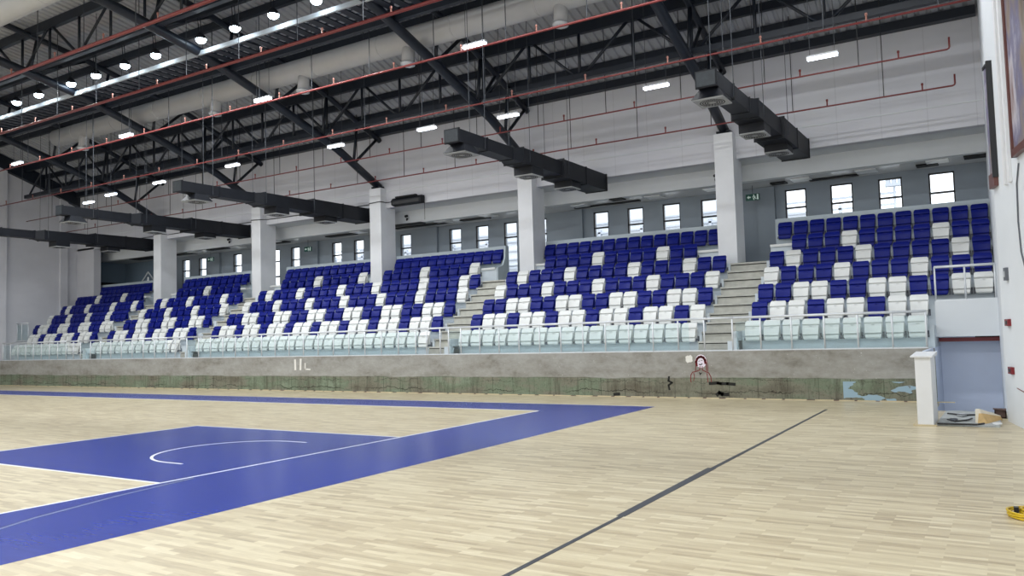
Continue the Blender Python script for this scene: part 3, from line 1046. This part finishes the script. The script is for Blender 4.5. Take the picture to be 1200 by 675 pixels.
for b, i, k, n, c, x, y, z in far:
    for part, dx, mi in ((bk, 0, 'WB'.index(c)), (pn, 0, 'WB'.index(c)), (br, -0.212, 2), (br, 0.212, 2)):
        q.cur = mi
        q.add([(vx * 0.945 + dx + x, vy + y, vz + z) for vx, vy, vz in part.v], part.f)
o = q.build('distant_seats', [M['seat_white'], M['seat_blue'], M['bracket']], smooth=True)
o.data.set_sharp_from_angle(angle=0.5)
o['kind'] = 'stuff'
tag(o, 'blue and white tip-up seats filling the farther left blocks of the stand', 'seats')

# ------------------------------------------------------------------ railings
def railing(x0, x1, y, zb, zt, posts, label, glass_=None, ends=False, group='steel railings along the stand'):
    t = thing('railing', (x0, y, zb), label, 'railing', group)
    MB().tube([(x0, y, zt), (x1, y, zt)], 0.032, 8).build('top_rail', M['chrome'], t, smooth=True)
    MB().box(x0, x1, y - 0.02, y + 0.02, zb, zb + 0.03).build('bottom_rail', M['chrome'], t)
    for px in posts:
        MB().tube([(px, y, zb), (px, y, zt)], 0.022, 8).build('post', M['chrome'], t, smooth=True)
    if glass_:
        MB().box(glass_[0], glass_[1], y + 0.022, y + 0.032, zb + 0.03, zt - 0.1).build('glass_panel', M['rail_glass'], t)
    return t


def posts(a, b, step):
    n = max(1, round((b - a) / step))
    return [a + (b - a) * k / n for k in range(n + 1)]


ZB, ZT, YR = WALL_Z, 2.08, 11.72
railing(3.4, 7.86, YR, ZB, ZT, [4.08, 4.84, 5.62, 6.38, 7.13, 7.84], 'steel railing with glass in front of the rightmost seat block', (3.44, 7.84))
railing(2.2, 3.4, YR, ZB, ZT, [2.61, 3.36], 'open steel railing across the foot of the rightmost stair')
railing(-5.8, 2.2, YR, ZB, ZT, posts(-5.28, 1.89, 0.72) + [-5.76], 'steel railing with glass before the second block from right', (-5.76, 2.18))
railing(-7.0, -5.8, YR, ZB, ZT, [-6.65, -6.1], 'open steel railing across the stair left of the second block from right')
railing(-19.1, -7.0, YR, ZB, ZT, posts(-18.95, -7.1, 0.73), 'long steel railing with glass before the middle seat block', (-19.05, -7.03))
railing(-20.2, -19.1, YR, ZB, ZT, [-19.7], 'open steel railing across the stair left of the middle block')
railing(-26.7, -20.2, YR, ZB, ZT, posts(-26.6, -20.3, 0.75), 'steel railing with glass before the second block from left', (-26.65, -20.25))
railing(-27.7, -26.7, YR, ZB, ZT, [-27.2], 'open steel railing across the leftmost stair')
railing(-33.55, -27.7, YR, ZB, ZT, posts(-33.5, -27.8, 0.72), 'steel railing with glass before the leftmost seat block', (-33.5, -27.75))
railing(7.97, 9.27, 13.14, 2.33, 3.16, [7.98, 8.62, 9.24], 'short steel railing on the white wall above the tunnel', None)
railing(-35.0, -33.8, 13.1, 2.2, 3.13, [-34.95, -34.5, -33.85], 'short steel railing with glass at the far left end of the stand', (-34.95, -33.85))

# ------------------------------------------------------------------ wall fittings
def exit_sign(x, y, z, label):
    t = thing('exit_sign', (x, y, z), label, 'sign', 'green exit signs')
    MB().box(x - 0.23, x + 0.23, y - 0.03, y + 0.03, z - 0.11, z + 0.11).build('panel', M['green'], t)
    q = MB()
    f = y - 0.036
    # arrow
    q.prism_xz([(x - 0.19, z), (x - 0.12, z - 0.06), (x - 0.12, z - 0.022), (x - 0.06, z - 0.022), (x - 0.06, z + 0.022), (x - 0.12, z + 0.022), (x - 0.12, z + 0.06)], f, y - 0.028)
    # running figure
    q.prism_xz([(x + 0.045 + 0.022 * math.cos(a * 0.785), z + 0.066 + 0.022 * math.sin(a * 0.785)) for a in range(8)], f, y - 0.028)
    q.ribbon_xz([(x + 0.05, z + 0.035), (x + 0.07, z - 0.02), (x + 0.03, z - 0.045), (x + 0.05, z - 0.085)], 0.03, f, y - 0.028)
    q.ribbon_xz([(x + 0.07, z - 0.02), (x + 0.12, z - 0.06)], 0.026, f, y - 0.028)
    q.ribbon_xz([(x + 0.0, z + 0.0), (x + 0.05, z + 0.03), (x + 0.1, z + 0.01)], 0.02, f, y - 0.028)
    # door leaf
    q.prism_xz([(x + 0.15, z - 0.09), (x + 0.2, z - 0.09), (x + 0.2, z + 0.09), (x + 0.15, z + 0.09)], f, y - 0.028)
    q.build('pictogram', M['sign_white'], t)
    MB().tube([(x, y, z + 0.11), (x, y, 6.67)], 0.008, 5).build('hanger_rod', M['wire'], t)


exit_sign(2.26, 18.5, 6.27, 'small green exit sign hung beside the rightmost column')
exit_sign(-19.04, 18.5, 6.21, 'small green exit sign hung behind the middle seat block')
exit_sign(-26.27, 18.5, 6.25, 'small green exit sign hung behind the second block from left')

t = thing('wall_heater', (-10.9, 16.15, 7.3), 'long black heater mounted on the upper wall right of the middle column', 'heater')
MB().prism_yz([(16.02, 7.22), (16.26, 7.18), (16.28, 7.5), (16.1, 7.5), (16.0, 7.4)], -11.68, -10.16).build('casing', M['duct_black'], t)
MB().box(-11.5, -10.45, 16.05, 16.2, 7.5, 7.56).build('top_rail', M['dark'], t)
MB().box(-11.6, -10.25, 16.0, 16.03, 7.24, 7.36).build('reflector', M['frame_dark'], t)
MB().tube([(-10.1, 16.2, 7.42), (-10.12, 16.22, 6.5)], 0.01, 5).build('cord', M['wire'], t)
o = MB().tube([(-34, 16.27, 7.42), (-27.5, 16.27, 7.42), (-27.42, 15.92, 7.42), (-26.8, 15.92, 7.42), (-26.7, 16.27, 7.4), (-20.1, 16.27, 7.43), (-20.02, 15.92, 7.43), (-19.42, 15.92, 7.4), (-19.3, 16.27, 7.43), (-12.85, 16.27, 7.43), (-12.78, 15.92, 7.4), (-12.18, 15.92, 7.42), (-12.1, 16.2, 7.4), (-11.68, 16.15, 7.38)], 0.018, 5)
tag(o.build('power_cable', M['wire'], origin=(-11.7, 16.2, 7.38)), 'black cable clipped along the upper wall to the heater', 'cable')

for x, lab in ((-12.0, 'tiny dark dome camera on the white beam under the wall heater'), (-23.4, 'tiny dark camera on the white beam between the two leftmost columns'), (1.35, 'tiny dark camera on the white beam left of the rightmost column')):
    t = thing('security_camera', (x, 17.5, 6.85), lab, 'camera', 'security cameras')
    MB().box(x - 0.05, x + 0.05, 17.44, 17.505, 6.85, 7.01).build('mount', M['housing'], t)
    MB().tube([(x, 17.42, 6.98), (x, 17.3, 6.94)], [0.05, 0.055], 10).build('camera_body', M['dark'], t)
    MB().tube([(x, 17.42, 6.86), (x, 17.38, 6.78)], [0.05, 0.03], 10).build('lens_dome', M['dark'], t)

# ceiling fittings of the corridor
k = 0
for x, y, wd, dp, mat, nm in [(7.9, 18.1, 0.6, 0.6, 'panel_light', 'p'), (5.9, 18.3, 0.6, 0.6, 'panel_light', 'p'), (3.9, 18.4, 0.6, 0.6, 'panel_light', 'p'), (1.0, 18.2, 0.6, 0.6, 'panel_light', 'p'),
                              (-1.2, 18.3, 0.6, 0.6, 'panel_light', 'p'), (-4.2, 18.3, 0.6, 0.6, 'panel_light', 'p'), (-8.2, 17.9, 0.6, 0.6, 'panel_light', 'p'), (-10.6, 18.1, 0.6, 0.6, 'panel_light', 'p'),
                              (-15.4, 18.1, 0.6, 0.6, 'panel_light', 'p'), (-20.6, 18.1, 0.6, 0.6, 'panel_light', 'p'), (-23.6, 18.1, 0.6, 0.6, 'panel_light', 'p'), (-27.0, 18.1, 0.6, 0.6, 'panel_light', 'p')]:
    k += 1
    o = MB().box(x - wd / 2, x + wd / 2, y - dp / 2, y + dp / 2, 6.635, 6.662).build('ceiling_panel', M[mat], origin=(x, y, 6.64))
    tag(o, 'square white ceiling panel over the upper corridor, %s from the right' % ORD[k], 'ceiling panel', 'corridor ceiling panels')
for k, (xa, xb, y, dy) in enumerate([(8.6, 9.3, 18.0, 0.25), (7.3, 7.9, 18.5, 0.2), (4.1, 5.6, 18.7, 0.12), (2.9, 3.4, 18.5, 0.2), (-4.6, -1.9, 18.6, 0.1), (-2.7, -2.2, 17.8, 0.2), (-9.8, -8.4, 18.3, 0.15), (-13.4, -10.6, 18.3, 0.15), (-13.0, -11.3, 17.6, 0.2),
                                     (-17.5, -15.8, 18.3, 0.2), (-21.6, -20.1, 18.2, 0.2), (-25.6, -24.2, 17.9, 0.2), (-28.8, -27.2, 18.2, 0.2), (-32.2, -29.5, 18.0, 0.35)]):
    o = MB().box(xa, xb, y - dy, y + dy, 6.62, 6.662)
    o = o.build('ceiling_slot', M['dark'], origin=((xa + xb) / 2, y, 6.63))
    tag(o, 'black open slot in the corridor ceiling, %s from the right' % ORD[k + 1], 'ceiling slot', 'black ceiling slots')

# triangular steel frame behind the leftmost parapet
t = thing('triangle_frame', (-29.6, 17.1, 5.22), 'pale triangular steel frame standing behind the leftmost parapet', 'frame')
for p0, p1 in (((-30.1, 5.22), (-29.55, 5.72)), ((-29.55, 5.72), (-29.0, 5.22)), ((-30.1, 5.22), (-29.0, 5.22))):
    MB().tube([(p0[0], 17.05, p0[1]), (p1[0], 17.05, p1[1])], 0.035, 6).build('frame_bar', M['housing'], t)
MB().tube([(-29.55, 17.05, 5.22), (-29.55, 17.05, 5.45)], [0.06, 0.03], 8).build('hook', M['panel_light'], t)

# right-hand wall: boards, niche, call points
t = thing('picture_panel', onw(0.3, 0.05, 4.3), 'narrow framed picture high on the right-hand wall nearest the seats', 'picture')
wallbox(MB(), 0.02, 0.42, 0.02, 0.05, 4.45, 6.4).build('canvas', M['canvas'], t)
q = MB()
wallbox(q, 0.40, 0.46, 0.0, 0.09, 4.35, 6.45)
wallbox(q, 0.0, 0.42, 0.0, 0.07, 6.4, 6.45)
q.build('frame', M['frame_dark'], t)
wallbox(MB(), 0.0, 0.42, 0.0, 0.07, 4.2, 4.45).build('lower_frame', M['frame_brown'], t)
q = MB()
wallbox(q, 1.02, 1.12, 0.0, 0.05, 4.1, 12.5)
wallbox(q, 1.30, 1.42, 0.0, 0.05, 4.1, 12.5)
q.cur = 1
wallbox(q, 1.12, 1.30, 0.0, 0.012, 4.15, 12.5)
struct(q, 'trim_right', [M['column'], M['soffit']])
t = thing('picture_panel', onw(2.6, 0.05, 4.4), 'large abstract picture in a red-brown frame cut off at the right edge', 'picture')
wallbox(MB(), 1.86, 4.8, 0.02, 0.05, 4.52, 9.5).build('canvas', M['canvas'], t)
q = MB()
wallbox(q, 1.80, 1.88, 0.0, 0.08, 4.42, 9.55)
wallbox(q, 1.80, 4.86, 0.0, 0.08, 4.42, 4.54)
q.build('frame', M['frame_brown'], t)
for nm, s_, z, lab in (('fire_call_point', 0.55, 1.77, 'small red fire call point on the right-hand wall, upper of two'), ('fire_call_point', 0.57, 0.94, 'small red fire call point on the right-hand wall, lower of two')):
    t = thing(nm, onw(s_, 0.0, z), lab, 'call point', 'red call points')
    wallbox(MB(), s_ - 0.13, s_ + 0.13, 0.0, 0.05, z - 0.06, z + 0.06).build('casing', M['red'], t)
    wallbox(MB(), s_ - 0.06, s_ + 0.06, 0.05, 0.056, z - 0.03, z + 0.03).build('push_plate', M['frame_dark'], t)
t = thing('wall_switch', onw(0.65, 0.0, 2.6), 'small grey switch box on the right-hand wall above the red call points', 'switch')
wallbox(MB(), 0.56, 0.72, 0.0, 0.05, 2.5, 2.72).build('casing', M['bracket'], t)
wallbox(MB(), 0.60, 0.68, 0.05, 0.06, 2.56, 2.66).build('rocker', M['housing'], t)
o = MB().tube([onw(0.85, 0.01, 0.655), onw(1.4, 0.01, 0.62), onw(2.2, 0.01, 0.63)], 0.008, 5)
tag(o.build('red_cable', M['pipe_red'], origin=onw(0.85, 0.01, 0.655)), 'thin red cable fixed low on the right-hand wall', 'cable')
t = thing('hanging_hose', onw(1.9, 0.02, 2.6), 'thin grey cable loop on the right-hand wall at the picture edge', 'cable')
MB().tube([onw(1.95, 0.015, 4.3), onw(1.75, 0.015, 4.0), onw(1.68, 0.015, 3.4), onw(1.75, 0.015, 2.9), onw(1.95, 0.015, 2.6)], 0.012, 6).build('loop', M['bracket'], t)

# ------------------------------------------------------------------ marks on the concrete
F0, F1 = WALL_Y - 0.004, WALL_Y + 0.001
t = thing('graffiti_drawing', (2.5, F0, 0.42), 'red sprayed drawing of a long-haired figure on the concrete wall', 'graffiti')
q = MB()
q.prism_xz([(2.52 + 0.155 * math.cos(a * 0.3142), 0.97 + 0.175 * math.sin(a * 0.3142)) for a in range(20)], WALL_Y - 0.001, WALL_Y + 0.001)
q.build('halo', M['spray_pale'], t)
q = MB()
q.prism_xz([(2.51 + 0.085 * math.cos(a * 0.3142), 0.94 + 0.105 * math.sin(a * 0.3142)) for a in range(20)], F0 + 0.0012, F1)
q.build('face', M['spray_pale'], t)
q = MB()
q.ribbon_xz([(2.40, 0.86), (2.39, 0.95), (2.42, 1.03), (2.47, 1.075), (2.53, 1.085), (2.59, 1.06), (2.63, 1.0), (2.64, 0.92)], 0.06, F0, F1)
q.ribbon_xz([(2.40, 0.9), (2.37, 0.8), (2.365, 0.72)], 0.018, F0, F1)
q.ribbon_xz([(2.63, 0.98), (2.66, 0.86), (2.66, 0.72)], 0.02, F0, F1)
q.ribbon_xz([(2.68, 1.0), (2.70, 0.85), (2.69, 0.7)], 0.014, F0, F1)
q.build('hair', M['spray_red'], t)
q = MB()
q.ribbon_xz([(2.49, 0.835), (2.48, 0.74), (2.38, 0.70), (2.28, 0.68), (2.23, 0.6), (2.22, 0.5), (2.23, 0.42)], 0.02, F0, F1)
q.ribbon_xz([(2.31, 0.66), (2.33, 0.56), (2.3, 0.46)], 0.016, F0, F1)
q.ribbon_xz([(2.55, 0.835), (2.55, 0.74), (2.63, 0.70), (2.72, 0.66), (2.77, 0.56), (2.78, 0.42)], 0.02, F0, F1)
q.ribbon_xz([(2.67, 0.65), (2.68, 0.54), (2.69, 0.42)], 0.016, F0, F1)
q.build('body_outline', M['spray_red'], t)
q = MB()
q.ribbon_xz([(2.47, 0.885), (2.51, 0.875), (2.55, 0.90)], 0.024, F0 - 0.001, F1)
q.ribbon_xz([(2.46, 0.97), (2.49, 0.975)], 0.014, F0 - 0.001, F1)
q.ribbon_xz([(2.53, 0.985), (2.56, 0.99)], 0.014, F0 - 0.001, F1)
q.ribbon_xz([(2.47, 0.67), (2.49, 0.62), (2.52, 0.66)], 0.02, F0 - 0.001, F1)
q.build('features', M['soot'], t)
q = MB().prism_xz([(2.2 + (0.09 + 0.02 * (a % 2)) * math.cos(a * 0.524), 1.03 + (0.085 + 0.02 * (a % 3)) * math.sin(a * 0.524)) for a in range(12)], F0, F1)
tag(q.build('paint_blot', M['chalk'], origin=(2.2, F0, 1.03)), 'white paint blot beside the red graffiti head on the concrete', 'paint mark')
q = MB()
q.ribbon_xz([(-12.62, 0.78), (-12.63, 1.1)], 0.09, F0, F1)
q.ribbon_xz([(-12.36, 0.78), (-12.34, 1.12)], 0.09, F0, F1)
q.ribbon_xz([(-12.12, 0.98), (-12.12, 0.78), (-11.88, 0.77)], 0.05, F0, F1)
tag(q.build('painted_letters', M['chalk'], origin=(-12.3, F0, 0.78)), 'faded white painted letters on the concrete wall', 'paint mark')
for pts, wdt, lab in (([(2.74, 0.385), (2.95, 0.40), (3.02, 0.385), (3.2, 0.385), (3.38, 0.37)], 0.075, 'long black smear on the green concrete right of the graffiti'),
                      ([(2.92, 0.10), (2.98, 0.15), (3.05, 0.11), (3.2, 0.11)], 0.09, 'black smear at the foot of the wall under the long smear'),
                      ([(1.62, 0.55), (1.6, 0.45), (1.7, 0.4), (1.6, 0.33), (1.62, 0.22)], 0.05, 'black scribble on the concrete left of the graffiti'),
                      ([(0.0, 0.06), (0.14, 0.075)], 0.08, 'small black hole at the foot of the concrete wall')):
    q = MB().ribbon_xz(pts, wdt, F0, F1)
    tag(q.build('black_smear', M['soot'], origin=(pts[0][0], F0, pts[0][1])), lab, 'paint mark', 'black smears on the concrete')

# ------------------------------------------------------------------ rubble at the tunnel mouth, hose
t = thing('foam_wedge', (9.03, 7.8, 0), 'torn beige foam wedge lying in front of the tunnel', 'foam block')
MB().hull8([(8.86, 7.45, 0.0), (9.02, 7.4, 0.0), (9.25, 8.05, 0.0), (8.95, 8.0, 0.0)], [(8.87, 7.46, 0.26), (8.93, 7.45, 0.27), (9.24, 8.04, 0.1), (8.97, 7.99, 0.16)]).build('body', M['foam'], t)
MB().hull8([(8.90, 7.40, 0.02), (9.04, 7.38, 0.02), (9.27, 8.03, 0.02), (9.03, 7.42, 0.02)], [(8.92, 7.42, 0.19), (8.97, 7.41, 0.19), (9.24, 8.0, 0.09), (8.98, 7.44, 0.19)]).build('torn_face', M['foam_face'], t)
t = thing('cardboard_box', (9.27, 8.6, 0), 'dark brown open box against the right-hand wall by the tunnel', 'box')
q = MB()
q.box(9.14, 9.33, 8.5, 8.52, 0, 0.16).box(9.14, 9.33, 8.78, 8.8, 0, 0.16).box(9.14, 9.16, 8.5, 8.8, 0, 0.16).box(9.31, 9.33, 8.5, 8.8, 0, 0.16).box(9.14, 9.33, 8.5, 8.8, 0, 0.02)
q.build('body', M['card'], t)
MB().hull8([(9.12, 8.44, 0.17), (9.33, 8.44, 0.15), (9.33, 8.6, 0.16), (9.12, 8.6, 0.17)], [(9.12, 8.44, 0.18), (9.33, 8.44, 0.16), (9.33, 8.6, 0.17), (9.12, 8.6, 0.18)]).build('flap', M['card'], t)
q = MB()
for k in range(9):
    a, b = 8.28 + 0.12 * k, 8.28 + 0.12 * (k + 1)
    if b > 9.33:
        break
    for j in range(7):
        c, d = 6.98 + 0.36 * j, 6.98 + 0.36 * (j + 1)
        h = lambda x_, y_: 0.012 + 0.02 * (0.5 + 0.5 * math.sin(9 * x_ + 5 * y_) * math.cos(7 * y_ - 3 * x_))
        q.add([(a, c, h(a, c)), (b, c, h(b, c)), (b, d, h(b, d)), (a, d, h(a, d)), (a, c, 0), (b, c, 0), (b, d, 0), (a, d, 0)], [(0, 1, 2, 3), (7, 6, 5, 4), (0, 4, 5, 1), (1, 5, 6, 2), (2, 6, 7, 3), (3, 7, 4, 0)])
tag(q.build('plastic_sheet', M['sheet'], origin=(8.8, 7.8, 0)), 'crumpled grey plastic sheet covering the floor before the tunnel', 'sheet')
for pts, r, lab in (([(8.3, 6.93, 0.045), (8.9, 6.9, 0.05), (9.0, 7.1, 0.05)], 0.018, 'black rubber strip along the front edge of the plastic sheet'),
                    ([(8.36, 8.7, 0.05), (8.62, 8.45, 0.05), (8.9, 8.6, 0.05)], 0.016, 'dark strip lying on the plastic sheet farther back'),
                    ([(8.42, 7.6, 0.05), (8.55, 7.3, 0.05), (8.72, 7.55, 0.05), (8.8, 7.9, 0.05)], 0.014, 'bent dark strip in the middle of the plastic sheet')):
    o = MB().tube(pts, r, 6).build('rubber_strip', M['frame_dark'], origin=pts[0])
    tag(o, lab, 'strip', 'dark strips on the plastic sheet')
for k, (cx_, cy_, r_, z_, mt, lab) in enumerate([(8.62, 8.55, 0.16, 0.05, 'housing', 'pale torn scrap on the plastic sheet near the tunnel wall'), (8.95, 8.75, 0.13, 0.045, 'bracket', 'dark grey torn scrap on the plastic sheet behind the foam wedge'),
                                                 (8.5, 7.75, 0.12, 0.048, 'bracket', 'dark grey torn scrap on the plastic sheet beside the white pier'), (9.2, 7.25, 0.11, 0.045, 'panel_light', 'white torn scrap on the plastic sheet in front of the foam wedge')]):
    rs = [r_ * (0.7 + 0.5 * random.random()) for _ in range(9)]
    o = MB().prism_xy([(cx_ + 0.6 * rs[a] * math.cos(a * 0.698), cy_ + 1.5 * rs[a] * math.sin(a * 0.698)) for a in range(9)], z_ - 0.012, z_)
    tag(o.build('torn_scrap', M[mt], origin=(cx_, cy_, z_)), lab, 'scrap', 'torn scraps by the tunnel')
t = thing('hose_coil', (9.62, -0.12, 0), 'coiled yellow hose lying on the parquet at the right edge', 'hose')
q = MB()
pts = []
for k in range(24 * 6 + 1):
    a = 2 * math.pi * k / 24
    rr_ = 0.20 + 0.035 * math.sin(k * 0.13) + 0.02 * math.cos(k * 0.4)
    pts.append((9.62 + rr_ * math.cos(a) * 1.1, -0.12 + rr_ * math.sin(a), 0.012 + 0.011 * (k // 24) + 0.004 * math.sin(k)))
q.tube(pts, 0.011, 6)
q.build('coil', M['hose'], t, smooth=True)
MB().box(9.4, 9.44, -0.16, -0.1, 0.0, 0.085).build('binding_tape', M['frame_dark'], t)

# ------------------------------------------------------------------ outside the windows
mb = MB().box(-120, 120, 21, 160, -0.6, -0.5)
struct(mb, 'ground', M['ground'])
t = thing('hall_building', (-26, 52, -0.5), 'pale hall with a ribbed white roof outside the windows', 'building')
MB().box(-48, 4, 46, 60, -0.5, 7.4).build('wall', M['out_roof'], t)
MB().prism_xz([(-49, 7.4), (5, 7.4), (-8, 11.2), (-36, 11.2)], 45.5, 60).build('roof', M['out_roof'], t)
q = MB()
for k in range(30):
    q.box(-47 + 1.7 * k, -46.8 + 1.7 * k, 45.3, 45.55, 7.0, 9.5)
for k in range(5):
    q.box(-48, 4, 45.3, 45.5, 7.1 + 0.7 * k, 7.22 + 0.7 * k)
q.build('roof_ribs', M['out_rib'], t)
for x, lab in ((4.6, 'grey lamp mast outside the third window from right, left one'), (1.9, 'grey lamp mast outside the third window from right, right one')):
    xm = {4.6: 5.25, 1.9: 6.45}[x] - 2.0
    t = thing('lamp_mast', (xm, 40, -0.5), lab, 'mast', 'lamp masts outside')
    MB().tube([(xm, 40, -0.5), (xm, 40, 9.5)], 0.07, 8).build('pole', M['out_rib'], t)
    MB().box(xm - 0.45, xm + 0.45, 39.8, 40.2, 9.5, 9.65).build('crossarm', M['out_rib'], t)
    for dx in (-0.3, 0, 0.3):
        MB().box(xm + dx - 0.11, xm + dx + 0.11, 39.8, 40.2, 9.65, 9.95).build('lamp_head', M['out_rib'], t)
